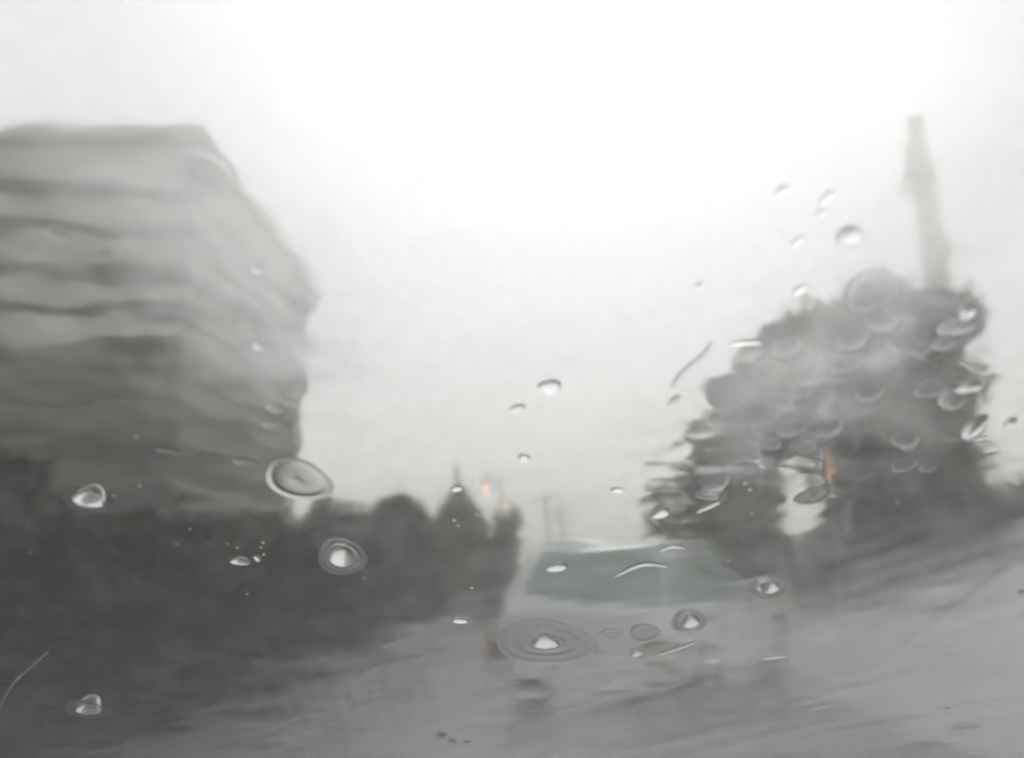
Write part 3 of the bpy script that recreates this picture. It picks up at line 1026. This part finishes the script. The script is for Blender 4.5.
def rivulet(label, pts, w, hk=.5):
    """a narrow raised trail of water along a bent line on the glass"""
    P = [Vector((*to_pane(*p)[:2], 0)) for p in pts]
    s = to_pane(*pts[0])[2]
    n = 24
    line = []
    for k in range(n + 1):
        f_ = k / n * (len(P) - 1)
        i = min(int(f_), len(P) - 2)
        q = f_ - i
        p0, p1, p2, p3 = P[max(i - 1, 0)], P[i], P[i + 1], P[min(i + 2, len(P) - 1)]
        line.append(.5 * ((2 * p1) + (p2 - p0) * q + (2 * p0 - 5 * p1 + 4 * p2 - p3) * q * q + (3 * p1 - p0 - 3 * p2 + p3) * q ** 3))
    bm = bmesh.new()
    rows = []
    for k, p in enumerate(line):
        d = (line[min(k + 1, n)] - line[max(k - 1, 0)]).normalized()
        nn = Vector((-d.y, d.x, 0))
        ww = w / F * s * max(.08, math.sin(math.pi * (k + .25) / (n + .5)) ** .6)
        row = []
        for j in range(11):
            a = math.pi * j / 10
            o = p + nn * ww * math.cos(a)
            row.append(bm.verts.new(P0 + UX * o.x + VX * o.y + NX * (.0033 + hk * ww * math.sin(a) - o.x ** 2 / (2 * RC))))
        rows.append(row)
    for a, b in zip(rows, rows[1:]):
        for j in range(11):
            bm.faces.new((a[j], a[(j + 1) % 11], b[(j + 1) % 11], b[j]))
    bm.faces.new(rows[0]); bm.faces.new(rows[-1])
    return tag(obj('rivulet', bm, M['water'], None, True), label, 'water trail', 'water trails on the windscreen')
rivulet('curved trail of water in the sky, left of the large tree', [(712, 343), (703, 357), (688, 370), (678, 380), (672, 392)], 3.2)
rivulet('short hooked trail of water in the sky, under the curved trail', [(680, 397), (674, 402), (670, 409)], 3.5)
rivulet('level trail of water touching the upper left edge of the large tree', [(728, 346), (745, 344), (762, 345)], 3)
rivulet('pale arched trail of water across the car windows', [(615, 577), (632, 568), (648, 564), (668, 567)], 4, .14)
rivulet('small arched trail of water on the edge of the car roof', [(660, 552), (672, 547), (686, 549)], 3, .25)
rivulet('thin bent trail of water at the far left edge', [(0, 706), (14, 680), (32, 664), (50, 648)], 2, .08)
rivulet('pale slanted trail of water below the right end of the car', [(655, 655), (678, 648), (700, 640)], 4, .1)
rivulet('slanted trail of water on the low bushy tree', [(697, 513), (710, 507), (722, 502)], 3)

def scrap(label, px, py, rpx, ax, rot):
    ca, cb, s = to_pane(px, py)
    rr = rpx / F * s
    rg = random.Random(int(px))
    bm = bmesh.new()
    lo, hi = [], []
    n = 12
    for k in range(n):
        a = 2 * math.pi * k / n
        q = rr * rg.uniform(.6, 1.1)
        x, y = q * math.cos(a) * ax, q * math.sin(a)
        x, y = x * math.cos(rot) - y * math.sin(rot), x * math.sin(rot) + y * math.cos(rot)
        base = P0 + UX * (ca + x) + VX * (cb + y) + NX * (-(ca + x) ** 2 / (2 * RC))
        lo.append(bm.verts.new(base + NX * .0033)); hi.append(bm.verts.new(base + NX * (.0039 + .0004 * rg.random())))
    bm.faces.new(lo); bm.faces.new(hi)
    for k in range(n):
        bm.faces.new((lo[k], lo[(k + 1) % n], hi[(k + 1) % n], hi[k]))
    tag(obj('leaf_scrap', bm, M['debris']), label, 'leaf scrap', 'dark scraps stuck to the windscreen')
scrap('larger dark leaf scrap stuck near the bottom edge of the glass', 441, 734, 4, 1.6, -.3)
scrap('second dark leaf scrap, just right of the larger one', 452, 740, 3, 1.5, 0)
scrap('thin faint leaf scrap, farthest right of the three together', 467, 741, 1.8, 2.5, 0)
scrap('small dark speck of leaf on the grey road at bottom right of centre', 708, 733, 1.6, 1.3, 0)
scrap('small dark speck of leaf at the right edge of the glass', 1022, 592, 2, 1.6, 0)
scrap('small dark speck of leaf on the added pale bank, above the pale oval drop', 948, 708, 1.8, 1.6, 0)

# ------------------------------------------------------------------ render settings
scene.view_settings.view_transform = 'Standard'
scene.view_settings.look = 'None'
scene.view_settings.exposure = 0.27
scene.view_settings.gamma = 1.0
c = scene.cycles
c.max_bounces = 18
c.transmission_bounces = 14
c.glossy_bounces = 3
c.diffuse_bounces = 2
c.volume_bounces = 2
c.transparent_max_bounces = 8
c.use_denoising = True
c.use_adaptive_sampling = True
c.adaptive_threshold = 0.03
c.sample_clamp_indirect = 6.0
